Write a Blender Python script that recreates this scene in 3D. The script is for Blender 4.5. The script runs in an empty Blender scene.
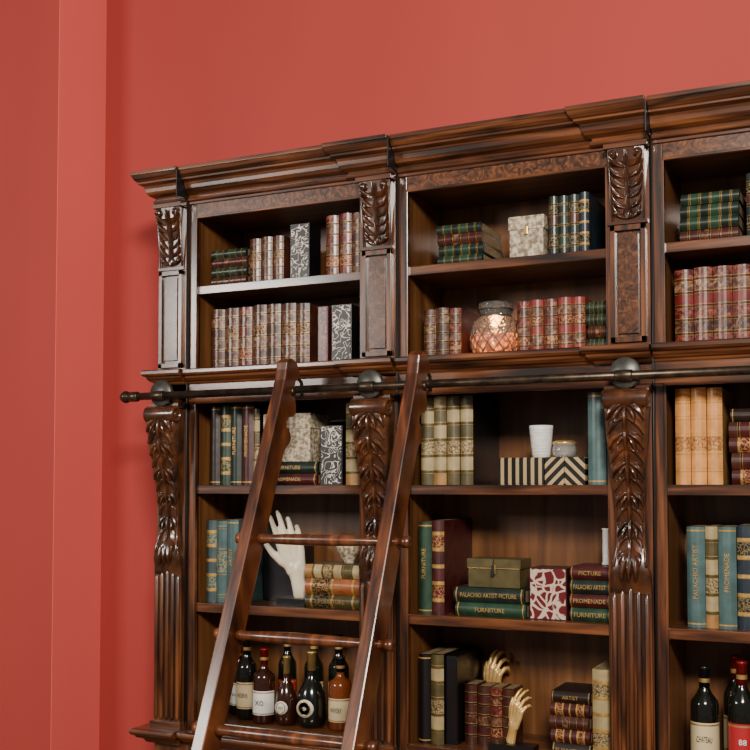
import bpy, math, random, bmesh
from mathutils import Vector, Matrix
random.seed(7)
ZE = 1.70   # eye height above floor; geometry below is written relative to eye level, lifted at the end
R = random.uniform
# ------------------------------------------------------------------ materials
MATS = {}
def base_mat(name, rough=.5, metal=0.0, coat=0.0, spec=.5):
    m = bpy.data.materials.new(name); m.use_nodes = True
    nt = m.node_tree; b = nt.nodes['Principled BSDF']
    b.inputs['Roughness'].default_value = rough
    b.inputs['Metallic'].default_value = metal
    b.inputs['Coat Weight'].default_value = coat
    b.inputs['Coat Roughness'].default_value = .16
    b.inputs['Specular IOR Level'].default_value = spec
    MATS[name] = m
    return m, nt, b
def coords(nt, scale=(1,1,1), rot=(0,0,0)):
    tc = nt.nodes.new('ShaderNodeTexCoord'); mp = nt.nodes.new('ShaderNodeMapping')
    mp.inputs['Scale'].default_value = scale; mp.inputs['Rotation'].default_value = rot
    nt.links.new(tc.outputs['Object'], mp.inputs['Vector'])
    return mp.outputs['Vector']
def ramp(nt, fac, stops, interp='LINEAR'):
    r = nt.nodes.new('ShaderNodeValToRGB'); r.color_ramp.interpolation = interp
    el = r.color_ramp.elements
    while len(el) < len(stops): el.new(.5)
    for e, (p, c) in zip(el, stops):
        e.position = p; e.color = (*c, 1)
    nt.links.new(fac, r.inputs['Fac'])
    return r.outputs['Color']
def plain(name, c, rough=.5, metal=0, coat=0):
    m, nt, b = base_mat(name, rough, metal, coat)
    b.inputs['Base Color'].default_value = (*c, 1); return m
def noisy(name, stops, scale=(1,1,1), ns=10, detail=4, dist=0, rough=.5, metal=0, coat=0, bump=0, bscale=None):
    m, nt, b = base_mat(name, rough, metal, coat)
    n = nt.nodes.new('ShaderNodeTexNoise'); n.inputs['Scale'].default_value = ns
    n.inputs['Detail'].default_value = detail; n.inputs['Distortion'].default_value = dist
    nt.links.new(coords(nt, scale), n.inputs['Vector'])
    nt.links.new(ramp(nt, n.outputs['Fac'], stops), b.inputs['Base Color'])
    if bump:
        bp = nt.nodes.new('ShaderNodeBump'); bp.inputs['Strength'].default_value = bump
        bp.inputs['Distance'].default_value = .004
        nt.links.new(n.outputs['Fac'], bp.inputs['Height']); nt.links.new(bp.outputs['Normal'], b.inputs['Normal'])
    return m
WD = (.010,.003,.001); WM = (.068,.019,.005); WL = (.19,.062,.018)
noisy('wood_v', [(.33,WD),(.5,WM),(.72,WL)], (14,14,1.2), 2.2, 6, .6, .34, coat=.8)
noisy('wood_h', [(.33,WD),(.5,WM),(.72,WL)], (1.2,14,14), 2.2, 6, .6, .32, coat=.8)
noisy('wood_burl', [(.34,(.014,.004,.0015)),(.5,(.070,.021,.006)),(.68,(.17,.058,.016))], (1,1,1), 28, 7, 2.0, .33, coat=.6)
noisy('wood_carved', [(.3,(.010,.003,.001)),(.6,(.070,.021,.006)),(.75,(.14,.045,.014))], (1,1,1), 14, 4, .5, .28, coat=.9)
noisy('wood_inner', [(.25,(.055,.018,.005)),(.5,(.125,.047,.013)),(.75,(.21,.087,.027))], (9,9,.7), 2, 5, .7, .42, coat=.2)
noisy('wood_shelf', [(.3,(.03,.009,.003)),(.55,(.10,.033,.010)),(.75,(.18,.067,.021))], (1,10,10), 2.5, 5, .4, .40, coat=.15)
noisy('wood_ladder', [(.3,(.018,.004,.0015)),(.5,(.085,.022,.006)),(.72,(.21,.062,.017))], (12,3,1.5), 2.5, 5, .5, .34, coat=.5)
plain('seam_dark', (.006,.004,.004), .5)
noisy('iron', [(.3,(.03,.022,.016)),(.7,(.10,.07,.045))], ns=30, rough=.36, metal=.8)
noisy('plate', [(.3,(.05,.05,.044)),(.7,(.10,.10,.088))], ns=30, rough=.4, metal=.6)
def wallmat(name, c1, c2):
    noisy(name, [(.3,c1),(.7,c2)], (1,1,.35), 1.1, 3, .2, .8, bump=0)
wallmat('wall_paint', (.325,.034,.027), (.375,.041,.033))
wallmat('wall_paint_lit', (.74,.115,.100), (.79,.128,.112))  # wall colour made paler: brighter light on the return face is painted in
noisy('floor_wood', [(.3,(.08,.035,.018)),(.7,(.2,.1,.05))], (1,12,1), 3, 5, .4, .35)
def leather(name, c, var=.45, rough=.42, ns=22, bump=.25):
    a = tuple(x*(1-var) for x in c); b2 = tuple(min(1,x*(1+var)) for x in c)
    noisy(name, [(.3,a),(.7,b2)], ns=ns, rough=rough, bump=bump, coat=.12)
leather('brown', (.050,.013,.006)); leather('dkbrown', (.014,.006,.004)); leather('red', (.12,.011,.008))
leather('maroon', (.048,.006,.006)); leather('green', (.012,.038,.020)); leather('dkgreen', (.007,.017,.012))
leather('teal', (.052,.100,.100), .25); leather('bluegrey', (.038,.066,.072), .3); leather('navy', (.008,.016,.025))
leather('cream', (.34,.26,.13), .2); leather('tan', (.30,.15,.045), .25); leather('olive', (.07,.055,.018), .3)
leather('peach', (.60,.26,.070), .2); leather('pinkred', (.19,.022,.015), .3); leather('black', (.004,.003,.004), .3, .35)
leather('copper', (.25,.070,.018), .35)
noisy('mottled', [(.40,(.022,.006,.003)),(.53,(.08,.022,.009)),(.70,(.24,.12,.06))], ns=60, detail=5, dist=1.0, rough=.42, bump=.3, coat=.2)
noisy('mottled_red', [(.38,(.026,.004,.003)),(.52,(.13,.016,.009)),(.74,(.32,.12,.06))], ns=60, detail=5, dist=1.0, rough=.42, bump=.3, coat=.2)
noisy('mottled_lt', [(.40,(.05,.015,.007)),(.56,(.17,.07,.033)),(.76,(.42,.28,.15))], ns=62, detail=5, dist=.8, rough=.42, bump=.3, coat=.2)
noisy('page', [(.3,(.12,.075,.035)),(.7,(.26,.18,.09))], (1,1,1), ns=90, rough=.7)
noisy('gold', [(.3,(.50,.30,.09)),(.7,(.75,.52,.2))], ns=40, rough=.32, metal=.75)
noisy('goldpaint', [(.3,(.34,.19,.045)),(.7,(.55,.34,.10))], ns=60, rough=.4, metal=.35)
noisy('stonebox', [(.38,(.16,.12,.07)),(.5,(.34,.27,.18)),(.62,(.52,.45,.34))], ns=70, detail=6, rough=.6, bump=.5)
noisy('ivory', [(.3,(.68,.58,.42)),(.7,(.80,.71,.54))], ns=9, rough=.38)
noisy('white_china', [(.3,(.60,.59,.56)),(.7,(.75,.74,.70))], ns=60, rough=.4, bump=.4)
noisy('hand_gold', [(.3,(.60,.34,.09)),(.7,(.85,.58,.24))], ns=20, rough=.36, metal=.4)
def ornament(name, base, orn, ns=70, thr=.06, dist=1.2, metal=.2):
    m, nt, b = base_mat(name, .42, metal)
    v = coords(nt)
    n = nt.nodes.new('ShaderNodeTexNoise'); n.inputs['Scale'].default_value = ns*.6; n.inputs['Detail'].default_value = 1
    nt.links.new(v, n.inputs['Vector'])
    mx = nt.nodes.new('ShaderNodeMixRGB'); mx.blend_type = 'LINEAR_LIGHT'; mx.inputs[0].default_value = .012*dist
    nt.links.new(v, mx.inputs[1]); nt.links.new(n.outputs['Color'], mx.inputs[2])
    vo = nt.nodes.new('ShaderNodeTexVoronoi'); vo.feature = 'DISTANCE_TO_EDGE'; vo.inputs['Scale'].default_value = ns
    nt.links.new(mx.outputs[0], vo.inputs['Vector'])
    nt.links.new(ramp(nt, vo.outputs['Distance'], [(0,orn),(thr,orn),(thr+.05,base),(1,base)]), b.inputs['Base Color'])
ornament('orn_brown', (.035,.010,.004), (.28,.15,.05)); ornament('orn_dk', (.008,.010,.008), (.18,.13,.05))
ornament('orn_green', (.010,.034,.018), (.26,.18,.06)); ornament('orn_red', (.10,.010,.008), (.34,.17,.06))
ornament('orn_cream', (.34,.26,.13), (.10,.055,.02)); ornament('orn_teal', (.045,.11,.12), (.28,.22,.09))
ornament('orn_peach', (.54,.25,.075), (.26,.10,.03)); ornament('redwhite', (.12,.008,.010), (.58,.46,.36), 30, .09, 2.2, 0)
def damask(name):
    m, nt, b = base_mat(name, .4)
    v = coords(nt)
    n = nt.nodes.new('ShaderNodeTexNoise'); n.inputs['Scale'].default_value = 24; n.inputs['Detail'].default_value = .2
    n.inputs['Distortion'].default_value = 2.4
    nt.links.new(v, n.inputs['Vector'])
    K=(.006,.005,.005); Wt=(.58,.51,.43)
    nt.links.new(ramp(nt, n.outputs['Fac'], [(0,K),(.45,K),(.465,Wt),(.525,Wt),(.54,K)]), b.inputs['Base Color'])
damask('damask')
def stripes(name, rot):
    m, nt, b = base_mat(name, .35)
    w = nt.nodes.new('ShaderNodeTexWave'); w.inputs['Scale'].default_value = 11; w.bands_direction = 'X'
    nt.links.new(coords(nt, (1,1,1), (0,rot,0)), w.inputs['Vector'])
    nt.links.new(ramp(nt, w.outputs['Fac'], [(0,(.008,.007,.006)),(.55,(.008,.007,.006)),(.60,(.42,.30,.15)),(1,(.42,.30,.15))]), b.inputs['Base Color'])
stripes('stripe_a', 0); stripes('stripe_b', math.radians(-45)); stripes('stripe_c', math.radians(45))
def glassy(name, c, rough=.05, trans=.35):
    m, nt, b = base_mat(name, rough, 0, .5)
    b.inputs['Base Color'].default_value = (*c,1); b.inputs['Transmission Weight'].default_value = trans
glassy('glass_dark', (.006,.007,.005), .06, .1); glassy('glass_amber', (.22,.05,.01), .05, .4)
glassy('glass_brown', (.04,.01,.004), .06, .3); glassy('glass_clear', (.75,.75,.70), .12, .8)
m, nt, b = base_mat('mercury_glass', .06, .0)
b.inputs['Base Color'].default_value = (.95,.88,.78,1); b.inputs['Transmission Weight'].default_value = .93; b.inputs['IOR'].default_value=1.42
n = nt.nodes.new('ShaderNodeTexVoronoi'); n.inputs['Scale'].default_value = 75
nt.links.new(coords(nt), n.inputs['Vector'])
bp = nt.nodes.new('ShaderNodeBump'); bp.inputs['Strength'].default_value = .8; bp.inputs['Distance'].default_value = .006
nt.links.new(n.outputs['Distance'], bp.inputs['Height']); nt.links.new(bp.outputs['Normal'], b.inputs['Normal'])
m, nt, b = base_mat('flame'); b.inputs['Base Color'].default_value=(1,.5,.15,1)
b.inputs['Emission Color'].default_value=(1,.50,.14,1); b.inputs['Emission Strength'].default_value=8
# amber wax given its own emission for the wick's glow: brightest in the bubbly patches
m, nt, b = base_mat('wax',.3); b.inputs['Base Color'].default_value=(.30,.06,.008,1)
n = nt.nodes.new('ShaderNodeTexVoronoi'); n.inputs['Scale'].default_value=48; nt.links.new(coords(nt), n.inputs['Vector'])
nt.links.new(ramp(nt,n.outputs['Distance'],[(.08,(1.0,.40,.05)),(.30,(.60,.12,.008)),(.6,(.08,.012,.001))]), b.inputs['Emission Color'])
b.inputs['Emission Strength'].default_value=3.6
plain('label_white', (.75,.73,.67), .5); plain('label_cream', (.58,.47,.28), .5); plain('label_red', (.36,.01,.015), .5)
plain('label_black', (.010,.010,.012), .4); plain('foil_red', (.20,.008,.01), .3, .4); plain('foil_black', (.008,.008,.009), .3, .2)
plain('ink', (.02,.015,.012), .6); plain('tassel', (.01,.01,.01), .8)

# ------------------------------------------------------------------ mesh builder
def link(o):
    bpy.context.scene.collection.objects.link(o)
class MB:
    def __init__(s): s.v=[]; s.f=[]; s.m=[]; s.sm=[]; s.names=[]
    def mi(s, n):
        if n not in s.names: s.names.append(n)
        return s.names.index(n)
    def add(s, vs, fs, mat, smooth=False):
        o=len(s.v); s.v += [tuple(p) for p in vs]
        for i,f in enumerate(fs):
            s.f.append(tuple(a+o for a in f)); s.m.append(s.mi(mat[i] if isinstance(mat,list) else mat)); s.sm.append(smooth)
    def box(s,x0,x1,y0,y1,z0,z1,mat,M=None):
        vs=[Vector((x,y,z)) for z in (z0,z1) for y in (y0,y1) for x in (x0,x1)]
        if M: vs=[M@p for p in vs]
        s.add(vs,[(0,2,3,1),(4,5,7,6),(0,1,5,4),(2,6,7,3),(0,4,6,2),(1,3,7,5)],mat)
    def lathe(s,c,prof,axis='z',seg=24,mat='iron',smooth=True,M=None):
        vs=[];fs=[];ms=[]
        for (r,h) in prof:
            for k in range(seg):
                a=2*math.pi*k/seg; p,q=r*math.cos(a),r*math.sin(a)
                if axis=='z': w=Vector((p,q,h))
                elif axis=='x': w=Vector((h,p,q))
                else: w=Vector((p,h,q))
                if M: w=M@w
                vs.append(w+Vector(c))
        for i in range(len(prof)-1):
            for k in range(seg):
                k2=(k+1)%seg
                fs.append((i*seg+k,i*seg+k2,(i+1)*seg+k2,(i+1)*seg+k)); ms.append(mat[i] if isinstance(mat,list) else mat)
        if prof[0][0]>1e-5: fs.append(tuple(range(seg))); ms.append(ms[0])
        if prof[-1][0]>1e-5: fs.append(tuple((len(prof)-1)*seg+k for k in range(seg))); ms.append(ms[-1])
        s.add(vs,fs,ms,smooth)
    def sphere(s,c,r,mat,sc=(1,1,1),seg=14,rings=8):
        prof=[(max(r*math.sin(math.pi*i/rings),1e-6),-r*math.cos(math.pi*i/rings)) for i in range(rings+1)]
        s.lathe(c,prof,'z',seg,mat,True,Matrix.Diagonal((sc[0],sc[1],sc[2])))
    def tube(s,pts,rad,mat,seg=8,caps=True):
        pts=[Vector(p) for p in pts]; n=len(pts)
        if not isinstance(rad,(list,tuple)): rad=[rad]*n
        vs=[];fs=[]
        up=Vector((0,1,0))
        t0=(pts[1]-pts[0]).normalized()
        if abs(t0.dot(up))>.9: up=Vector((1,0,0))
        for i,p in enumerate(pts):
            t=(pts[min(i+1,n-1)]-pts[max(i-1,0)]).normalized()
            a=t.cross(up)
            a = a.normalized() if a.length>1e-4 else Vector((1,0,0))
            b2=t.cross(a).normalized()
            for k in range(seg):
                th=2*math.pi*k/seg
                vs.append(p+(a*math.cos(th)+b2*math.sin(th))*rad[i])
        for i in range(n-1):
            for k in range(seg):
                k2=(k+1)%seg; fs.append((i*seg+k,i*seg+k2,(i+1)*seg+k2,(i+1)*seg+k))
        if caps: fs.append(tuple(range(seg))); fs.append(tuple((n-1)*seg+k for k in range(seg)))
        s.add(vs,fs,mat,True)
    def sweep(s,path,prof,mat,smooth=False):
        n=len(path);vs=[];k=len(prof)
        dirs=[(Vector(path[i+1])-Vector(path[i])).normalized() for i in range(n-1)]
        for i in range(n):
            N=[]
            if i>0: N.append(Vector((dirs[i-1].y,-dirs[i-1].x)))
            if i<n-1: N.append(Vector((dirs[i].y,-dirs[i].x)))
            m2=N[0] if len(N)==1 else (N[0]+N[1])/(1+N[0].dot(N[1]))
            for (o,z) in prof: vs.append((path[i][0]+m2.x*o,path[i][1]+m2.y*o,z))
        fs=[]
        for i in range(n-1):
            for j in range(k):
                j2=(j+1)%k; fs.append((i*k+j,i*k+j2,(i+1)*k+j2,(i+1)*k+j))
        fs.append(tuple(range(k))); fs.append(tuple((n-1)*k+j for j in range(k)))
        s.add(vs,fs,mat,smooth)
    def build(s,name,parent=None,bevel=0,mods=None):
        me=bpy.data.meshes.new(name)
        xs=[p[0] for p in s.v]; ys=[p[1] for p in s.v]; zs=[p[2] for p in s.v]
        o=((min(xs)+max(xs))/2,(min(ys)+max(ys))/2,min(zs))
        me.from_pydata([(p[0]-o[0],p[1]-o[1],p[2]-o[2]) for p in s.v],[],s.f)
        for n2 in s.names: me.materials.append(MATS[n2])
        for p,mi,sm in zip(me.polygons,s.m,s.sm): p.material_index=mi; p.use_smooth=sm
        bm=bmesh.new(); bm.from_mesh(me); bmesh.ops.recalc_face_normals(bm,faces=bm.faces); bm.to_mesh(me); bm.free()
        ob=bpy.data.objects.new(name,me); link(ob); ob.location=o
        if bevel:
            bv=ob.modifiers.new('bevel','BEVEL'); bv.width=bevel; bv.segments=2; bv.limit_method='ANGLE'; bv.angle_limit=math.radians(40)
        if parent: ob.parent=parent
        return ob
def empty(name):
    e=bpy.data.objects.new(name,None); link(e); e.empty_display_size=.1; return e
def interp(tab,z):
    if z<=tab[0][0]: return tab[0][1]
    for (a,b),(c,d) in zip(tab,tab[1:]):
        if z<=c:
            t=(z-a)/(c-a); t=t*t*(3-2*t); return b+(d-b)*t
    return tab[-1][1]

# ------------------------------------------------------------------ room
mb=MB(); mb.box(-2.70,4.2,.42,.57,-1.7,2.9,'wall_paint'); mb.build('wall_back')
mb=MB(); mb.box(-6.0,-2.703,.09,.57,-1.7,2.9,'wall_paint'); mb.build('wall_left')
mb=MB(); mb.box(-2.703,-2.70,.09,.57,-1.7,2.9,'wall_paint_lit'); mb.build('wall_return')
mb=MB(); mb.box(-6.0,4.2,-6.5,.57,-1.75,-1.7,'floor_wood'); mb.build('floor')

# ------------------------------------------------------------------ bookcase
case=empty('library_bookcase')
BAYS=[-1.910,-.955,0.0]; W=.955; DEP=.36; LX=-2.055; RX=.955
SH=[(.835,.802),(.008,-.026),(-.475,-.510)]
OPT=1.125
for bi,x0 in enumerate(BAYS):
    mb=MB()
    a,b=x0+.035,x0+.80
    mb.box(x0+.004,x0+.93,DEP,DEP+.012,-1.0,1.25,'wood_inner')
    mb.build('back_panel_%d'%(bi+1),case)
    mb=MB()
    mb.box(a-.02,a,.02,DEP,-.99,1.25,'wood_inner'); mb.box(b,b+.02,.02,DEP,-.99,1.25,'wood_inner')
    mb.box(a-.02,b+.02,.02,DEP,OPT+.005,OPT+.03,'wood_shelf')
    for (t,u) in SH+[(-.955,-.99)]:
        mb.box(a,b,.022,DEP,u,t,'wood_shelf'); mb.box(a,b,.008,.022,u-.002,t,'wood_h')
    mb.box(a,b,.02,DEP,.44,.485,'wood_shelf')
    mb.build('shelves_%d'%(bi+1),case,.0025)
    mb=MB()
    mb.box(x0+.003,a,0,.03,-.99,1.21,'wood_v')
    mb.box(a,b,0,.03,OPT,1.21,'wood_burl')
    mb.box(x0+.003,x0+W-.006,-.004,.03,.352,.47,'wood_h')
    mb.box(x0+.003,x0+W-.006,.004,.03,-.99,-.956,'wood_h')
    # bead around openings
    for (z0,z1) in ((.485,OPT),(-.955,.352)):
        mb.box(a-.004,a+.006,-.006,.01,z0,z1,'wood_v'); mb.box(b-.006,b+.004,-.006,.01,z0,z1,'wood_v')
        mb.box(a,b,-.006,.01,z1-.008,z1+.002,'wood_h')
    mb.box(x0+.003,b,-.008,.01,1.178,1.19,'wood_h')
    mb.build('face_frame_%d'%(bi+1),case,.002)
mb=MB()
for x0 in BAYS:
    mb.box(x0-.005,x0+.003,-.004,.05,-1.0,1.29,'seam_dark')
    mb.box(x0-.003,x0+.001,-.095,.03,1.2,1.303,'seam_dark')
    mb.tube([(x0-.001,-.012,-.98),(x0-.001,-.012,1.2)],.0035,'seam_dark',6)
mb.build('seam_strips',case)
# side, top
mb=MB()
mb.box(LX,LX+.02,.0,.40,-1.7,1.25,'wood_v'); mb.box(LX,RX,.0,.40,1.25,1.30,'wood_h')
mb.box(RX-.02,RX,.0,.40,-1.7,1.25,'wood_v'); mb.box(LX,RX,.385,.40,-1.7,1.25,'wood_v')
mb.build('carcass',case)
CP=[(-.02,1.190),(.010,1.190),(.016,1.194),(.018,1.200),(.016,1.206),(.010,1.210),(.012,1.216),(.020,1.219),(.032,1.226),(.040,1.238),(.043,1.252),(.047,1.262),(.058,1.268),(.064,1.270),(.064,1.278),(.070,1.281),(.078,1.290),(.083,1.302),(.087,1.306),(.087,1.320),(-.02,1.320)]
TP=[(-.02,.425),(.006,.425),(.010,.430),(.012,.436),(.022,.440),(.032,.450),(.034,.458),(.044,.462),(.050,.470),(.050,.482),(.046,.487),(-.02,.487)]
BP=[(-.02,-1.05),(.02,-1.05),(.03,-1.035),(.05,-1.028),(.055,-1.02),(.066,-1.015),(.072,-1.005),(.070,-.995),(.06,-.99),(-.02,-.99)]
mb=MB()
def segs(prof,mat,brk,smooth=False):
    mb.sweep([(LX,.40),(LX,-brk),(BAYS[0]-.004,-brk)],prof,mat)
    for x0 in BAYS:
        mb.sweep([(x0+.002,0),(x0+.765,0),(x0+.765,-brk),(x0+W-.004,-brk)],prof,mat)
segs(CP,'wood_h',.016); mb.build('cornice',case,.0015)
mb=MB(); segs(TP,'wood_h',.018); mb.build('transom_moulding',case,.001)
mb=MB(); segs(BP,'wood_h',.025); mb.build('base_moulding',case,.001)
# base cabinets
mb=MB()
mb.box(LX-.03,RX+.02,-.04,.385,-1.7,-1.6,'wood_h'); mb.box(LX,RX,-.02,.385,-1.6,-1.03,'wood_v')
for x0 in BAYS:
    for k in range(2):
        xa=x0+.06+k*.365; mb.box(xa,xa+.34,-.035,-.02,-1.58,-1.08,'wood_v'); mb.box(xa+.05,xa+.29,-.045,-.035,-1.52,-1.14,'wood_burl')
mb.build('base_cabinet',case,.004)

def leaflet(mb,p0,p1,bend,w,h,surf,mat,n=8,m=6,lift=.5):
    p0=Vector(p0);p1=Vector(p1);d=p1-p0;L=d.length;d=d/L;pr=Vector((-d.y,d.x))
    vs=[];fs=[]
    for i in range(n+1):
        t=i/n; c=p0+(p1-p0)*t+pr*bend*math.sin(math.pi*t*.9)
        ww=w*max(.05,math.sin(math.pi*(.1+.86*t)))**.8
        for j in range(m+1):
            s2=-1+2*j/m
            q=c+pr*ww*s2
            hh=h*((.35+.65*math.sin(math.pi*(.1+.75*t)))*(1-s2*s2)-.45*math.exp(-(s2/.28)**2)*(1-t))+h*lift*t*t
            vs.append((q.x,-(surf(q.x,q.y)+hh-.002),q.y))
    for i in range(n):
        for j in range(m):
            a=i*(m+1)+j; fs.append((a,a+1,a+m+2,a+m+1))
    mb.add(vs,fs,mat,True)
CB=[(-.36,.036),(-.32,.040),(-.29,.052),(-.25,.048),(-.20,.030),(-.12,.026),(-.02,.040),(.08,.064),(.18,.090),(.25,.100),(.30,.098),(.33,.080)]
CWD=[(-.36,.072),(-.30,.070),(-.25,.058),(-.18,.050),(-.08,.053),(.05,.060),(.18,.069),(.27,.073),(.33,.073)]
def lower_post(xa,xb,idx):
    cx=(xa+xb)/2; k=(xb-xa)/.15
    mb=MB(); M='wood_carved'
    mb.box(xa,xb,-.012,.03,-.99,.352,'wood_v')
    # corbel body
    rings=[];N=34;m=10
    vs=[];fs=[]
    for i in range(N+1):
        z=-.36+.69*i/N; p=interp(CB,z); w=interp(CWD,z)*k
        row=[(cx-w,0,z)]
        for j in range(m+1):
            s2=-1+2*j/m
            row.append((cx+w*s2,-(p*(1-.16*abs(s2)**3)),z))
        row.append((cx+w,0,z)); vs+=row
    c=m+3
    for i in range(N):
        for j in range(c-1): a=i*c+j; fs.append((a,a+1,a+c+1,a+c))
    fs.append(tuple(range(c))); fs.append(tuple(N*c+j for j in range(c)))
    mb.add(vs,fs,M,True)
    # volute at head
    prof=[(1e-5,-.078*k),(.010,-.080*k),(.013,-.075*k),(.020,-.075*k),(.023,-.081*k),(.030,-.081*k),(.036,-.074*k),(.036,.074*k),(.030,.081*k),(.023,.081*k),(.020,.075*k),(.013,.075*k),(.010,.080*k),(1e-5,.078*k)]
    mb.lathe((cx,-.078,.298),prof,'x',22,M)
    mb.box(xa-.004,xb+.004,-.07,.0,.325,.345,'wood_h')
    sf=lambda x,z: interp(CB,z)*(1-.16*min(1,abs(x-cx)/(interp(CWD,z)*k))**3)
    # raised side borders following the S curve
    for sg in (-1,1):
        pts=[];
        for i in range(30):
            z=-.27+.55*i/29; w=interp(CWD,z)*k*.93
            pts.append((cx+sg*w,-sf(cx+sg*w,z)-.002,z))
        mb.tube(pts,.0055,M,6)
    # acanthus: two tiers of drooping leaflets
    n=11
    for i in range(n):
        t=i/(n-1); z=.285-.50*t; hw=(.064-.030*t)*k; dr=.062-.012*t
        for sg in (-1,1):
            leaflet(mb,(cx+sg*.004,z),(cx+sg*hw,z-dr),sg*.014,.0135-.004*t,.019-.006*t,sf,M)
            if i%2==0:
                leaflet(mb,(cx+sg*.004,z-.01),(cx+sg*hw*.55,z-dr*1.15),sg*.008,.009,.022-.006*t,sf,M)
    for i in range(8):
        z=.26-.062*i
        leaflet(mb,(cx,z+.02),(cx,z-.075),0,.010,.021,sf,M,lift=.2)
    # drooping tip
    for sg in (-1,0,1):
        leaflet(mb,(cx+sg*.006,-.20),(cx+sg*.022,-.315),sg*.006,.014,.018,sf,M)
    # fluted shaft
    vs=[];fs=[]
    mb.box(xa+.003,xb-.003,-.030,.0,-.975,-.33,'wood_v')
    for i in range(5):
        x=xa+(xb-xa)*(.12+.19*i); top=-.345+.012*(1-abs(i-2))
        mb.tube([(x,-.030,-.955),(x,-.031,-.94),(x,-.031,top-.02),(x,-.030,top)],[.004,.0105,.0095,.003],'wood_v',10)
    mb.box(xa-.006,xb+.006,-.045,.0,-.99,-.962,'wood_h')
    mb.build('lower_pilaster_%d'%idx,case,.0015)
UB=[(.90,.016),(.96,.022),(1.03,.026),(1.09,.038),(1.13,.052),(1.17,.054)]
def upper_post(xa,xb,idx):
    cx=(xa+xb)/2; k=(xb-xa)/.15; mb=MB(); M='wood_carved'
    mb.box(xa,xb,-.014,.03,.487,1.20,'wood_v')
    hw=.066*k; zc0=.918; zc1=1.168
    vs=[];fs=[];N=16
    for i in range(N+1):
        z=zc0+(zc1-zc0)*i/N; p=interp(UB,z); w=hw*(.84+.16*i/N)
        vs+=[(cx-w,0,z),(cx-w,-p*.9,z),(cx-w*.5,-p,z),(cx,-p,z),(cx+w*.5,-p,z),(cx+w,-p*.9,z),(cx+w,0,z)]
    for i in range(N):
        for j in range(6): a=i*7+j; fs.append((a,a+1,a+8,a+7))
    fs.append(tuple(range(7))); fs.append(tuple(N*7+j for j in range(7)))
    mb.add(vs,fs,M,False)
    sf=lambda x,z: interp(UB,z)
    for i in range(6):
        t=i/5; z=1.135-.175*t
        for sg in (-1,1):
            leaflet(mb,(cx+sg*.004,z-.035),(cx+sg*(.058-.014*t)*k,z+.012),sg*-.012,.011,.016,sf,M)
    for i in range(4): leaflet(mb,(cx,.935+.05*i),(cx,1.005+.05*i),0,.010,.020,sf,M)
    for sg in (-1,1):
        mb.sphere((cx+sg*.045*k,-.055,1.142),.017,M); mb.sphere((cx+sg*.045*k,-.070,1.142),.007,M)
        mb.sphere((cx+sg*.040*k,-.028,.945),.010,M)
        mb.tube([(cx+sg*.058*k,-.022,.92),(cx+sg*.060*k,-.03,1.02),(cx+sg*.062*k,-.045,1.12)],.004,M,6)
    leaflet(mb,(cx,.965),(cx,.922),0,.018,.016,sf,M)
    mb.box(xa-.002,xb+.002,-.060,.0,1.165,1.182,'wood_h'); mb.box(xa+.004,xb-.004,-.026,.0,.906,.918,'wood_h')
    # framed panel
    za,zb=.497,.902; xa2,xb2=xa+.012,xb-.012
    for (a,b,c,d) in ((xa2,xa2+.016,za,zb),(xb2-.016,xb2,za,zb),(xa2,xb2,za,za+.018),(xa2,xb2,zb-.018,zb)):
        mb.box(a,b,-.030,-.01,c,d,'wood_v')
    mb.box(xa2+.026,xb2-.026,-.024,-.01,za+.03,zb-.03,'wood_burl')
    mb.build('upper_pilaster_%d'%idx,case,.002)
POSTS=[(LX,BAYS[0]-.006)]+[(x0+.803,x0+.948) for x0 in BAYS]
for i,(a,b) in enumerate(POSTS):
    lower_post(a,b,i+1); upper_post(a,b,i+1)

# ------------------------------------------------------------------ rail
rail=empty('ladder_rail'); RY=-.105; RZ=.374
mb=MB(); mb.tube([(-2.12,RY,RZ),(1.05,RY,RZ)],.0155,'iron',16); mb.build('rod',rail)
mb=MB(); mb.lathe((0,RY,RZ),[(1e-5,-2.175),(.016,-2.170),(.024,-2.158),(.026,-2.148),(.022,-2.138),(.017,-2.132),(.021,-2.125),(.021,-2.09),(.017,-2.085)],'x',18,'iron')
mb.build('finial',rail)
for i,(a,b) in enumerate(POSTS):
    cx=(a+b)/2; mb=MB()
    mb.lathe((cx,0,.385),[(1e-5,-.098),(.006,-.098),(.050,-.094),(.054,-.088),(.054,-.075),(.05,-.070),(.03,-.068)],'y',28,'plate')
    mb.tube([(cx,-.07,.385),(cx,-.02,.385)],.02,'iron',12)
    mb.lathe((cx,RY,RZ),[(.0175,-.03),(.020,-.026),(.020,.026),(.0175,.03)],'x',16,'iron')
    mb.build('bracket_%d'%(i+1),rail)

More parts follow.
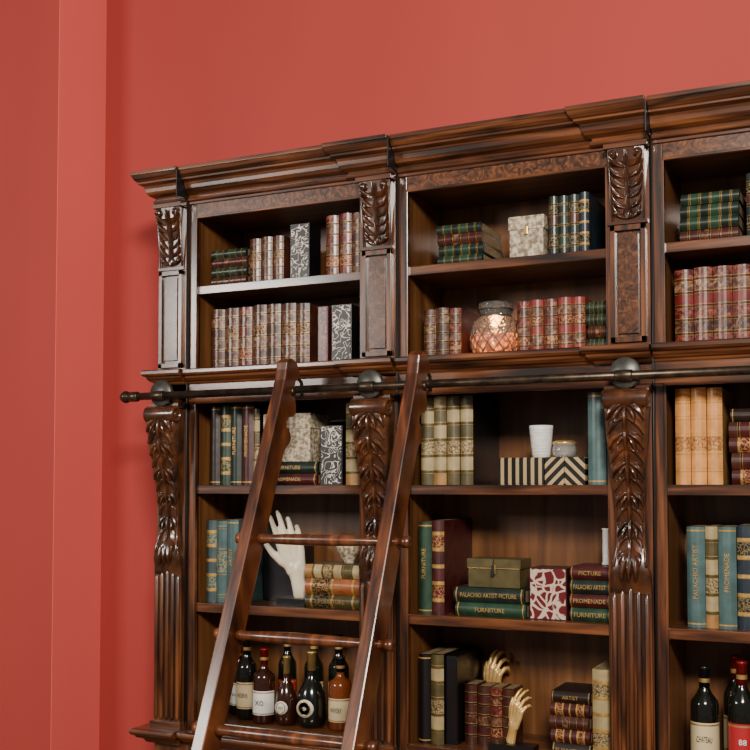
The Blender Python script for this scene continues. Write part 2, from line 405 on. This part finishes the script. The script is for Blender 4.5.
# ------------------------------------------------------------------ ladder
lad=empty('library_ladder'); SL=.42; LT=.440
ax=Vector((0,-SL,-1)).normalized(); bx=Vector((0,-1,SL)).normalized()
top=Vector((0,-.105,LT))
def lp(x,s,t): p=top+ax*s+bx*t; return (x,p.y,p.z)
Ltot=(1.7+LT)/abs(ax.z)
prof=[(0,.035),(-.012,.06),(-.008,.10),(.02,.125),(.05,.118)]
prof+= [(.09,.112),(Ltot-.0,.112),(Ltot-.0,.01)]
prof+= [(.345,.01),(.325,.004),(.30,-.012),(.275,-.020),(.255,-.006),(.245,.028),(.225,.036),(.205,.024),(.19,-.002),(.165,-.014),(.14,-.004),(.115,.018),(.09,.034),(.06,.034),(.04,.018),(.018,.016)]
for nm,xa in (('side_rail_1',-1.355),('side_rail_2',-.818)):
    mb=MB(); xb=xa+.047; n=len(prof)
    vs=[lp(xa,s,t) for s,t in prof]+[lp(xb,s,t) for s,t in prof]
    # trim the foot flat on the floor
    vs=[(x,y,max(z,-1.699)) for x,y,z in vs]
    fs=[tuple(range(n)),tuple(range(n,2*n))]+[(i,(i+1)%n,n+(i+1)%n,n+i) for i in range(n)]
    mb.add(vs,fs,'wood_ladder'); mb.build(nm,lad,.005)
for i,z in enumerate((-.205,-.528,-.825,-1.13,-1.43)):
    s=(LT-z)/abs(ax.z); p=lp(0,s,.058); mb=MB()
    pr=[(.011,-1.395),(.019,-1.393),(.019,-1.372),(.013,-1.366),(.013,-1.305),(.018,-1.300),(.019,-1.285),(.015,-1.27),(.019,-1.2),(.021,-1.08),(.019,-.96),(.015,-.845),(.019,-.83),(.018,-.815),(.013,-.765),(.013,-.752),(.020,-.748),(.020,-.722),(.011,-.718)]
    mb.lathe((0,p[1],p[2]),pr,'x',16,'wood_ladder'); mb.build('rung_%d'%(i+1),lad)
for i,xa in enumerate((-1.355,-.818)):
    mb=MB(); x=xa+.0235
    mb.tube([(x,-.145,.31),(x,-.145,.39),(x,-.135,.408),(x,RY,.416),(x,-.078,.405),(x,-.072,.385),(x,-.074,.35)],.007,'iron',8)
    mb.lathe((xa+.047,-.185,.360),[(.017,0),(.017,.006),(.010,.010),(1e-5,.012)],'x',14,'iron')
    mb.build('hook_%d'%(i+1),lad)

# ------------------------------------------------------------------ text helper
TXT={}
def text_geo(s):
    if s not in TXT:
        c=bpy.data.curves.new('t','FONT'); c.body=s; c.size=1; c.resolution_u=2; c.align_x='CENTER'; c.align_y='CENTER'
        o=bpy.data.objects.new('t',c); link(o); dg=bpy.context.evaluated_depsgraph_get(); dg.update()
        e=o.evaluated_get(dg); me=e.to_mesh()
        vs=[tuple(v.co) for v in me.vertices]; fs=[tuple(p.vertices) for p in me.polygons]
        e.to_mesh_clear(); bpy.data.objects.remove(o); bpy.data.curves.remove(c)
        w=max(v[0] for v in vs)-min(v[0] for v in vs); TXT[s]=(vs,fs,w)
    return TXT[s]
def put_text(mb,s,fn,size,maxw,mat):
    vs,fs,w=text_geo(s); sx=min(size,maxw/w)
    mb.add([fn(v[0]*sx,v[1]*size) for v in vs],fs,mat)

# ------------------------------------------------------------------ books
def mkstyle(panels,band='gold',off=.0035,fr=(.15,.33,.51,.69,.86)):
    out=[];prev=0.0
    for i,b in enumerate(fr):
        out+=[(prev,b-.020,panels[i%len(panels)],0),(b-.020,b-.014,'goldpaint',.0006),(b-.014,b+.014,band,off),(b+.014,b+.020,'goldpaint',.0006)]
        prev=b+.020
    out.append((prev,1.0,panels[-1],0)); return out
def pl_(c): return (c,[(0,.03,c,0),(.03,.045,'goldpaint',.0006),(.045,.955,c,0),(.955,.97,'goldpaint',.0006),(.97,1,c,0)])
ST={
 'ant1':('brown',mkstyle(['brown','mottled','mottled_lt','orn_brown','mottled','brown'],'brown')),
 'ant2':('maroon',mkstyle(['mottled_red','orn_red','mottled_lt','mottled_red','mottled','mottled_red'],'maroon')),
 'ant3':('brown',mkstyle(['mottled','brown','mottled','brown','mottled_lt','mottled'],'dkbrown')),
 'redset':('red',mkstyle(['mottled_red','mottled','mottled_red','red','mottled_lt','mottled_red'],'brown')),
 'pinkset':('pinkred',mkstyle(['pinkred','mottled_lt','pinkred','orn_red','mottled_lt','pinkred'],'mottled')),
 'green':('green',mkstyle(['green','orn_green','green','green','orn_green','green'],'goldpaint',.002)),
 'greenp':pl_('green'),'maroonp':pl_('maroon'),'dkgreenp':pl_('dkgreen'),'dkbrownp':pl_('dkbrown'),'tealp':pl_('teal'),'blackp':pl_('black'),
 'dkgreen':('dkgreen',mkstyle(['dkgreen','orn_dk','dkgreen','brown','orn_dk','dkgreen'],'dkbrown',.003)),
 'gband':('dkgreen',mkstyle(['dkgreen','green','dkgreen','green','dkgreen','dkgreen'],'olive',.003)),
 'bband':('brown',mkstyle(['brown','maroon','mottled','brown','maroon','brown'],'dkbrown',.003)),
 'teal':('teal',mkstyle(['teal','teal','orn_teal','teal','teal','teal'],'teal',.002,(.08,.36,.64,.92))),
 'blueg':('bluegrey',mkstyle(['bluegrey','orn_teal','bluegrey','bluegrey','orn_teal','bluegrey'],'goldpaint',.002)),
 'navy':('navy',mkstyle(['navy','orn_dk','navy','navy','orn_dk','navy'],'goldpaint',.003)),
 'cream':('cream',mkstyle(['cream','orn_cream','cream','cream','orn_cream','cream'],'goldpaint',.002)),
 'creamg':('olive',mkstyle(['tan','cream','orn_cream','cream','olive','cream'],'olive',.003)),
 'tang':('black',mkstyle(['olive','cream','orn_cream','olive','cream','olive'],'olive',.003)),
 'peach':('tan',mkstyle(['peach','peach','orn_peach','peach','peach','peach'],'peach',.002)),
 'copper':('copper',mkstyle(['copper','orn_brown','copper','copper'],'goldpaint',.002,(.12,.5,.88))),
 'olive':('olive',mkstyle(['olive','orn_dk','olive','olive'],'goldpaint',.002,(.12,.5,.88))),
 'maroon':('maroon',mkstyle(['maroon','orn_red','maroon','maroon','orn_red','maroon'],'goldpaint',.002)),
}
def book(mb,P,L,T,Dp,st,lie=False,text=None,tmat='goldpaint'):
    cover,sg=ST[st]; x,y,z=P
    def mp(l,t,d): return (x+l,y+d,z+t) if lie else (x+t,y+d,z+l)
    bul=min(.013,T*.28); n=7
    def ring(o):
        r=[]
        for i in range(n+1):
            a=i/n; r.append((T*a,bul*(1-math.sin(math.pi*a))-o*(.25+.75*math.sin(math.pi*a))))
        r+= [(T,Dp),(0,Dp)]; return r
    for (f0,f1,mt,o) in sg:
        r=ring(o); k=len(r); l0,l1=f0*L,f1*L
        vs=[mp(l0,*q) for q in r]+[mp(l1,*q) for q in r]; fs=[];ms=[]
        for i in range(k):
            fs.append((i,(i+1)%k,k+(i+1)%k,k+i)); ms.append(mt if i<n else cover)
        mb.add(vs,fs,ms,False)
        if o>.001 or f0==0: mb.add([mp(l0,*q) for q in r],[tuple(range(k))],cover)
        if o>.001 or f1==1: mb.add([mp(l1,*q) for q in r],[tuple(range(k))],cover)
    # page block ends set just inside the boards
    e=.0006; m2=T*.12
    for l in (-e,L+e):
        if not lie and l<0: continue
        mb.add([mp(l,m2,bul+.008),mp(l,T-m2,bul+.008),mp(l,T-m2,Dp-.004),mp(l,m2,Dp-.004)],[(0,1,2,3)],'page')
    if text:
        if lie: put_text(mb,text,lambda a,b:(x+L/2+a,y-.0025,z+T/2+b),min(T*.45,.022),L*.80,tmat)
        else: put_text(mb,text,lambda a,b:(x+T/2-b,y-.0025,z+L*.55+a),min(T*.42,.022),L*.6,tmat)
def row(name,x,z,items,yf=.05,dep=.27):
    mb=MB()
    for it in items:
        w,h,st=it[:3]; tx=it[3] if len(it)>3 else None
        book(mb,(x+.001,yf+R(0,.006),z+.0005),h+R(-.003,.003),w-.002,dep,st,False,tx); x+=w
    return mb.build(name)
def stack(name,x0,x1,z,items,yf=.05,dep=.2):
    mb=MB()
    for it in items:
        t,st=it[:2]; tx=it[2] if len(it)>2 else None; j=R(-.005,.005)
        book(mb,(x0+j,yf+R(0,.008),z+.0005),(x1-x0),t-.0015,dep,st,True,tx); z+=t
    return mb.build(name)
def panelbox(name,x0,x1,z0,z1,y0,y1,mat,side=None,lid=None,yaw=0):
    mb=MB(); c=Vector(((x0+x1)/2,(y0+y1)/2,0))
    M=Matrix.Translation(c)@Matrix.Rotation(yaw,4,'Z')@Matrix.Translation(-c)
    if side:
        mb.box(x0,x1,y0+.002,y1,z0,z1,side,M); mb.box(x0+.004,x1-.004,y0,y0+.004,z0+.004,z1-.004,mat,M)
        mb.box(x0+.004,x1-.004,y0+.004,y1-.004,z1,z1+.001,side,M)
    else: mb.box(x0,x1,y0,y1,z0,z1,mat,M)
    if lid:
        h=(z1-z0)*.3; mb.box(x0-.004,x1+.004,y0-.004,y1+.004,z1-h,z1+.004,mat,M)
        mb.box((x0+x1)/2-.008,(x0+x1)/2+.008,y0-.008,y0-.003,z1-h-.02,z1-h+.012,'gold',M)
        if lid=='tassel':
            cx=(x0+x1)/2
            mb.tube([(cx,y0-.006,z1+.004),(cx,y0-.009,z1-.02)],.002,'tassel'); mb.lathe((cx,y0-.013,0),[(1e-4,z1-.016),(.006,z1-.02),(.005,z1-.027),(.008,z1-.055),(1e-4,z1-.056)],'z',10,'tassel')
            mb.tube([(x0,y0-.0045,z1-h),(x1,y0-.0045,z1-h)],.0015,'gold')
    return mb.build(name,None,.0025)
A,B,C,D2,E=.835,.485,.008,-.475,-.955
# left bay ----------------------------------------------------------
stack('stack_of_books',-1.835,-1.665,A,[(.042,'bband'),(.038,'gband'),(.040,'bband'),(.036,'gband')])
row('row_of_books',-1.655,A,[(.055,.185,'ant1'),(.055,.19,'ant3'),(.052,.185,'ant1')],dep=.22)
panelbox('damask_box',-1.462,-1.375,A,A+.228,.06,.16,'damask','black')
row('row_of_books',-1.300,A,[(.058,.245,'ant2'),(.056,.245,'ant2'),(.05,.245,'ant3')])
row('row_of_books',-1.845,B,[(.068,.258,'ant3'),(.068,.258,'ant1'),(.068,.258,'ant2'),(.068,.258,'ant1'),(.068,.258,'ant3'),(.068,.258,'ant1'),(.064,.255,'ant1')])
panelbox('keepsake_box',-1.345,-1.300,B,B+.238,.08,.26,'mottled_red','maroon')
panelbox('damask_box',-1.272,-1.185,B,B+.236,.06,.17,'damask','black')
row('row_of_books',-1.845,C,[(.052,.328,'dkbrownp'),(.048,.330,'green'),(.055,.330,'dkgreenp','FURNITURE'),(.058,.330,'maroonp','PROMENADE'),(.03,.31,'tang')])
stack('stack_of_books',-1.592,-1.335,C,[(.046,'maroonp','PROMENADE'),(.048,'dkgreenp','FURNITURE')])
panelbox('keepsake_box',-1.585,-1.375,C+.094,C+.285,.07,.24,'stonebox',None,'plain')
panelbox('damask_box',-1.322,-1.225,C,C+.235,.06,.20,'damask','black')
row('row_of_books',-1.212,C,[(.062,.322,'creamg'),(.04,.325,'dkgreen')])
row('row_of_books',-1.862,D2,[(.052,.335,'blueg'),(.052,.335,'teal'),(.056,.34,'tealp','ARTIST')])
panelbox('keepsake_box',-1.665,-1.50,D2,D2+.25,.20,.34,'black','black')
stack('stack_of_books',-1.385,-1.145,D2,[(.052,'olive','FURNITURE'),(.064,'copper','PICTURE'),(.055,'creamg','ARTIST')],yf=.04)
# middle bay
stack('stack_of_books',-.818,-.640,A,[(.040,'gband'),(.040,'gband'),(.042,'bband'),(.036,'gband')],dep=.24)
panelbox('keepsake_box',-.533,-.405,A,A+.155,.06,.22,'stonebox',None,'plain')
row('row_of_books',-.385,A,[(.037,.215,'dkgreen'),(.037,.218,'gband'),(.04,.215,'dkgreen'),(.037,.22,'navy')],dep=.28)
row('row_of_books',-.878,B,[(.052,.19,'ant1'),(.052,.19,'ant3'),(.050,.188,'ant2'),],dep=.26)
row('row_of_books',-.508,B,[(.050,.19,'ant2'),(.052,.195,'pinkset'),(.052,.192,'ant2'),(.052,.195,'pinkset'),(.05,.195,'pinkset')],dep=.26)
stack('stack_of_books',-.246,-.162,B,[(.044,'gband'),(.044,'bband'),(.044,'gband'),(.044,'gband')],dep=.2)
row('row_of_books',-.885,C,[(.054,.33,'tang'),(.052,.332,'creamg'),(.052,.332,'tang'),(.052,.332,'tang')],yf=.035,dep=.31)
panelbox('striped_box',-.575,-.405,C,C+.098,.05,.17,'stripe_a','stripe_a')
panelbox('striped_box',-.402,-.330,C,C+.098,.05,.17,'stripe_b','stripe_b')
panelbox('striped_box',-.328,-.255,C,C+.098,.05,.17,'stripe_c','stripe_c')
row('row_of_books',-.245,C,[(.066,.325,'tealp')],yf=.04)
row('row_of_books',-.895,D2,[(.054,.345,'greenp','FURNITURE'),(.050,.348,'maroon')],yf=.035,dep=.315)
stack('stack_of_books',-.745,-.475,D2,[(.052,'greenp','FURNITURE'),(.055,'dkgreenp','PALACHIO ARTIST PICTURE')],yf=.025,dep=.16)
panelbox('keepsake_box',-.695,-.497,D2+.108,D2+.208,.05,.17,'olive',None,'tassel')
panelbox('keepsake_box',-.462,-.325,D2,D2+.185,.05,.18,'redwhite','maroon')
stack('stack_of_books',-.308,-.165,D2,[(.050,'greenp','FURNITURE'),(.048,'maroonp','PROMENADE'),(.050,'dkgreenp','PALACHIO ARTIST'),(.048,'maroonp','PICTURE')],yf=.04)
row('row_of_books',-.895,E,[(.050,.33,'blackp'),(.053,.332,'tang')],yf=.035,dep=.315)
panelbox('keepsake_box',-.79,-.745,E,E+.325,.06,.34,'black','black')
row('row_of_books',-.735,E,[(.050,.215,'bband'),(.050,.215,'bband'),(.048,.213,'ant2'),(.045,.213,'bband')],yf=.10,dep=.12)
stack('stack_of_books',-.385,-.245,E,[(.050,'dkbrownp','FURNITURE'),(.048,'maroon'),(.047,'bband'),(.046,'maroon'),(.042,'dkbrownp','ARTIST')],yf=.04)
row('row_of_books',-.236,E,[(.066,.315,'cream')],yf=.04)
# right bay
stack('stack_of_books',.082,.275,A,[(.046,'bband'),(.044,'gband'),(.044,'gband'),(.040,'gband')],dep=.24)
row('row_of_books',.30,A,[(.06,.22,'dkgreen'),(.06,.22,'dkgreen'),(.06,.22,'maroon')])
row('row_of_books',.060,B,[(.064,.262,'redset'),(.064,.262,'redset'),(.064,.262,'redset'),(.064,.262,'redset'),(.064,.262,'redset'),(.064,.262,'redset')])
row('row_of_books',.060,C,[(.052,.328,'peach'),(.052,.328,'peach'),(.052,.328,'peach')],yf=.035,dep=.30)
stack('stack_of_books',.238,.45,C,[(.052,'maroon'),(.055,'bband'),(.052,'maroon'),(.052,'bband'),(.045,'dkbrownp')])
row('row_of_books',.090,D2,[(.062,.34,'tealp','PALACHIO ARTIST'),(.042,.34,'creamg'),(.060,.34,'tealp','PROMENADE'),(.064,.345,'navy'),(.06,.34,'teal'),(.06,.34,'navy')])

# ------------------------------------------------------------------ bottles
def arc(mb,cx,cy,r,z0,z1,mat,a0=-70,a1=95,n=14):
    vs=[];fs=[]
    for i in range(n+1):
        a=math.radians(-90+a0+(a1-a0)*i/n)
        vs+=[(cx+r*math.cos(a),cy+r*math.sin(a),z0),(cx+r*math.cos(a),cy+r*math.sin(a),z1)]
    for i in range(n): fs.append((2*i,2*i+2,2*i+3,2*i+1))
    mb.add(vs,fs,mat,True)
def bottle(name,x,y,z,h,r,kind,glass,lab,cap,txt=None):
    mb=MB()
    if kind=='wine': p=[(1e-4,.012),(r*.8,.002),(r,.01),(r,h*.62),(r*.93,h*.66),(r*.55,h*.73),(r*.38,h*.78),(r*.36,h*.80)]
    elif kind=='squat': p=[(1e-4,.01),(r*.7,.0),(r*.9,.01),(r,h*.12),(r*1.02,h*.3),(r*.92,h*.46),(r*.6,h*.58),(r*.34,h*.66),(r*.3,h*.76)]
    else: p=[(1e-4,.01),(r*.9,.0),(r,.008),(r,h*.60),(r*.9,h*.66),(r*.5,h*.70),(r*.34,h*.74),(r*.34,h*.80)]
    mb.lathe((x,y,z),p,'z',28,glass)
    rn=p[-1][0]; hn=p[-1][1]
    mb.lathe((x,y,z),[(rn+.001,hn-.004),(rn+.0015,h*.97),(rn+.003,h*.972),(rn+.003,h*.995),(rn*.6,h)],'z',18,cap)
    if kind=='squat':
        mb.lathe((x,y-r*.82,z+h*.27),[(r*.62,.03),(r*.60,-r*.24),(1e-4,-r*.25)],'y',22,lab)
        mb.lathe((x,y-r*1.085,z+h*.27),[(r*.50,.001),(r*.44,-.0015),(r*.42,.001)],'y',22,'gold')
        if txt: put_text(mb,txt,lambda a,b:(x+a,y-r*1.09-.001,z+h*.27+b),r*.35,r*.8,'ink' if lab!='label_black' else 'gold')
    else:
        l0,l1=(.14,.46) if kind=='wine' else (.12,.44)
        arc(mb,x,y,r+.0008,z+h*l0,z+h*l1,lab); arc(mb,x,y,r+.0013,z+h*(l0+.01),z+h*(l0+.025),'gold'); arc(mb,x,y,r+.0013,z+h*(l1-.03),z+h*(l1-.015),'gold')
        if txt: put_text(mb,txt,lambda a,b:(x+a+.006,y-r-.0025,z+h*(l0+l1)/2+b),r*.6,r*1.1,'ink' if lab in('label_white','label_cream') else 'label_white')
        arc(mb,x,y,rn+.0022,z+h*.84,z+h*.88,'gold',-180,180,20)
    return mb.build(name)
bz=E+.0005
bottle('liquor_bottle',-1.700,.13,bz,.335,.042,'wine','glass_dark','label_cream','foil_black','RESERVE')
bottle('liquor_bottle',-1.600,.10,bz,.300,.045,'round','glass_brown','label_white','foil_red','XO')
bottle('liquor_bottle',-1.560,.22,bz,.350,.038,'wine','glass_dark','label_red','foil_black','1738')
bottle('liquor_bottle',-1.495,.10,bz,.275,.044,'squat','glass_brown','label_white','gold','XO')
bottle('liquor_bottle',-1.440,.23,bz,.345,.040,'wine','glass_dark','label_cream','foil_black','PORT')
bottle('liquor_bottle',-1.385,.11,bz,.300,.058,'squat','glass_dark','label_white','gold','VSOP')
bottle('liquor_bottle',-1.320,.22,bz,.355,.042,'wine','glass_dark','label_cream','foil_black','CHATEAU')
bottle('liquor_bottle',-1.262,.12,bz,.285,.046,'round','glass_amber','label_cream','foil_black','WHISKY')
bottle('liquor_bottle',-1.785,.20,bz,.29,.038,'wine','glass_dark','label_white','foil_red','No 7')
bottle('liquor_bottle',-1.165,.2,bz,.30,.036,'round','glass_dark','label_white','gold','GIN')
bottle('wine_bottle',.135,.12,bz,.345,.047,'wine','glass_dark','label_cream','foil_black','CHATEAU')
bottle('wine_bottle',.228,.20,bz,.375,.042,'wine','glass_dark','label_cream','foil_red','MERLOT')
bottle('wine_bottle',.262,.085,bz,.375,.045,'wine','glass_dark','label_red','foil_red','88')
bottle('wine_bottle',.385,.12,bz,.33,.047,'wine','glass_dark','label_white','foil_black','ROUGE')
bottle('wine_bottle',.50,.14,bz,.32,.047,'wine','glass_dark','label_cream','foil_red','ROUGE')

# ------------------------------------------------------------------ candle jar, cup, small jar, bowl
lamp=empty('glass_candle_jar'); jx,jy,jz=-.617,.145,B+.0008
mb=MB(); JS=1.10
outer=[(1e-4,.0),(.056,.0),(.076,.012),(.088,.045),(.090,.085),(.083,.120),(.068,.145),(.054,.155),(.053,.165),(.058,.172),(.060,.190),(.058,.205),(.054,.208)]
inner=[(.051,.206),(.050,.160),(.065,.142),(.080,.118),(.087,.085),(.085,.047),(.073,.016),(.054,.006),(1e-4,.006)]
mb.lathe((jx,jy,jz),[(r*JS,z) for r,z in outer+inner],'z',40,'mercury_glass')
for zr,rr in ((.158,.053),(.206,.055),(.182,.0595)):
    mb.lathe((jx,jy,jz+zr),[(rr*JS+.003*math.cos(a*math.pi/4),.003*math.sin(a*math.pi/4)) for a in range(9)],'z',36,'plate')
# diamond net of raised ribs
for k in range(14):
    for sg in (-1,1):
        pts=[]
        for i in range(13):
            z=.018+.122*i/12; r=JS*interp([(.012,.077),(.045,.0883),(.085,.0903),(.12,.0833),(.145,.069)],z)
            a=2*math.pi*k/14+sg*i/12*.9; pts.append((jx+r*math.cos(a),jy+r*math.sin(a),jz+z))
        mb.tube(pts,.0018,'plate',5)
mb.build('jar',lamp)
mb=MB(); mb.lathe((jx,jy,jz),[(1e-4,.008),(.060,.010),(.080,.025),(.089,.050),(.090,.075),(.080,.088),(1e-4,.086)],'z',28,'wax')
mb.lathe((jx,jy,jz+.088),[(1e-4,0),(.006,.006),(.007,.012),(.004,.020),(1e-4,.028)],'z',14,'flame'); mb.build('candle',lamp)
pl=bpy.data.lights.new('candle_glow','POINT'); pl.energy=.5; pl.color=(1,.42,.12); pl.shadow_soft_size=.02
po=bpy.data.objects.new('candle_glow',pl); link(po); po.location=(jx,jy,jz+.14); po.parent=lamp
mb=MB(); mb.lathe((-.432,.11,C+.0988),[(1e-4,0),(.030,.0),(.033,.004),(.038,.05),(.043,.105),(.044,.118),(.041,.118),(.036,.05),(.030,.01),(1e-4,.01)],'z',28,'white_china')
for k in range(9):
    mb.lathe((-.432,.11,C+.0988+.01+k*.0115),[(.0335+k*.0011,0),(.0352+k*.0011,.003),(.0335+k*.0011,.006)],'z',28,'white_china')
mb.build('ceramic_cup')
mb=MB(); mb.lathe((-.345,.11,C+.0990),[(1e-4,0),(.036,.0),(.042,.008),(.044,.03),(.040,.045),(.043,.050),(.043,.056),(.030,.062),(1e-4,.064)],'z',26,['glass_clear']*5+['gold']*3)
mb.build('glass_trinket_jar')
mb=MB(); mb.lathe((-1.228,.13,D2+.1725),[(1e-4,0),(.022,.0),(.020,.010),(.035,.028),(.050,.055),(.055,.078),(.052,.078),(.045,.055),(.03,.032),(1e-4,.03)],'z',28,'stonebox')
mb.build('decorative_bowl')
mb=MB(); mb.lathe((-.195,.14,D2+.1970),[(1e-4,0),(.024,0),(.024,.006),(.021,.010),(.021,.125),(.024,.130),(1e-4,.131)],'z',22,'white_china'); mb.build('pillar_candle')

# ------------------------------------------------------------------ sculpted hands (fused into one surface, then stood on a plinth)
def hand(name,loc,size,rot,mat,basesz,curl=.35,mirror=1,spread=1.0):
    mb=MB()
    def chain(pts,rad):
        pts=[Vector((p[0]*mirror,p[1],p[2])) for p in pts]
        for i,(p,r) in enumerate(zip(pts,rad)): mb.sphere(p*size,r*size,mat,seg=12,rings=8)
        for a,b,ra,rb in zip(pts,pts[1:],rad,rad[1:]): mb.tube([a*size,(a+b)/2*size,b*size],[ra*size,(ra+rb)/2*size*.97,rb*size],mat,12)
    kn=[(-.150,.0,.50),(-.045,-.01,.535),(.060,-.005,.505),(.150,.01,.44)]
    for i,k in enumerate(kn): chain([(k[0]*.45,0,.03),(k[0]*.8,.012,.28),k],[.075,.066,.052])
    chain([(0,0,-.34),(0,0,-.15),(0,0,.05)],[.088,.082,.092])
    chain([(.05,0,-.34),(.04,0,-.1),(.05,0,.1)],[.075,.070,.08]); chain([(-.05,0,-.34),(-.04,0,-.1),(-.05,0,.1)],[.075,.070,.08])
    ln=[.40,.45,.41,.32]; fan=[-.16,-.04,.09,.22]; cu=[curl*.55,curl*.8,curl*1.1,curl*1.35]
    for i,k in enumerate(kn):
        p=Vector(k); th=.15; pts=[tuple(p)]
        for j,fr in enumerate((.46,.31,.23)):
            th+=cu[i]*(.8+.25*j)
            d=Vector((math.sin(fan[i]*spread)*math.cos(th),math.sin(th),math.cos(fan[i]*spread)*math.cos(th)))
            p=p+d*ln[i]*fr; pts.append(tuple(p))
        chain(pts,[.047,.041,.036,.027])
    chain([(-.06,.01,.10),(-.16,.03,.20),(-.26,.07,.33),(-.31,.11,.45),(-.33,.14,.54)],[.085,.072,.052,.043,.031])
    ob=mb.build('tmp_hand',None); off=Vector(ob.location)
    rm=ob.modifiers.new('fuse','REMESH'); rm.mode='VOXEL'; rm.voxel_size=size*.016; rm.use_smooth_shade=True
    smm=ob.modifiers.new('smooth','SMOOTH'); smm.factor=.5; smm.iterations=3
    dg=bpy.context.evaluated_depsgraph_get(); dg.update(); e=ob.evaluated_get(dg); me=e.to_mesh()
    from mathutils import Euler
    Mr=Euler(rot).to_matrix(); L=Vector(loc)+Vector((0,0,basesz[2]+.36*size))
    vs=[Mr@(v.co+off)+L for v in me.vertices]; fs=[tuple(p.vertices) for p in me.polygons]
    e.to_mesh_clear(); bpy.data.objects.remove(ob)
    out=MB(); out.add(vs,fs,mat,True)
    x,y,z=loc; out.box(x-basesz[0],x+basesz[0],y-basesz[1],y+basesz[1],z,z+basesz[2],'black')
    return out.build(name)
hand('hand_sculpture',(-1.450,.10,D2+.0005),.285,(math.radians(6),math.radians(-14),math.radians(35)),'ivory',(.065,.05,.03),.42,1,.35)
hand('hand_sculpture',(-.525,.052,E+.0005),.16,(0,math.radians(16),math.radians(-30)),'hand_gold',(.085,.032,.030),.45,1,.5)
hand('hand_sculpture',(-.690,.285,E+.0005),.205,(0,math.radians(8),math.radians(-25)),'hand_gold',(.045,.045,.075),.55,1,.5)

# ------------------------------------------------------------------ lift everything to floor = 0
bpy.context.view_layer.update()
for o in bpy.data.objects:
    if o.parent is None: o.location.z+=ZE

# ------------------------------------------------------------------ light and camera
w=bpy.data.worlds.new('world'); bpy.context.scene.world=w; w.use_nodes=True
w.node_tree.nodes['Background'].inputs[0].default_value=(1,.93,.86,1); w.node_tree.nodes['Background'].inputs[1].default_value=.17
def area(name,loc,tgt,size,e,col):
    l=bpy.data.lights.new(name,'AREA'); l.shape='RECTANGLE'; l.size=size; l.size_y=size*.7; l.energy=e; l.color=col
    o=bpy.data.objects.new(name,l); link(o); o.location=loc
    o.rotation_euler=(Vector(tgt)-Vector(loc)).to_track_quat('-Z','Y').to_euler()
area('added_key_light',(1.5,-4.8,4.0),(-.9,0,1.6),1.1,460,(1,.92,.82))  # unseen lamp added as key, lights the case from front and above
area('added_fill_light',(-4.6,-4.9,3.2),(-1.6,0,1.5),1.2,150,(1,.93,.86))  # unseen fill lamp, added to brighten the left wall
cam=bpy.data.cameras.new('camera'); co=bpy.data.objects.new('camera',cam); link(co)
cam.sensor_width=36; cam.lens=52.8; cam.shift_y=.088
co.location=(.739,-3.788,ZE); co.rotation_euler=(math.radians(92.4),0,math.radians(25.32))
bpy.context.scene.camera=co
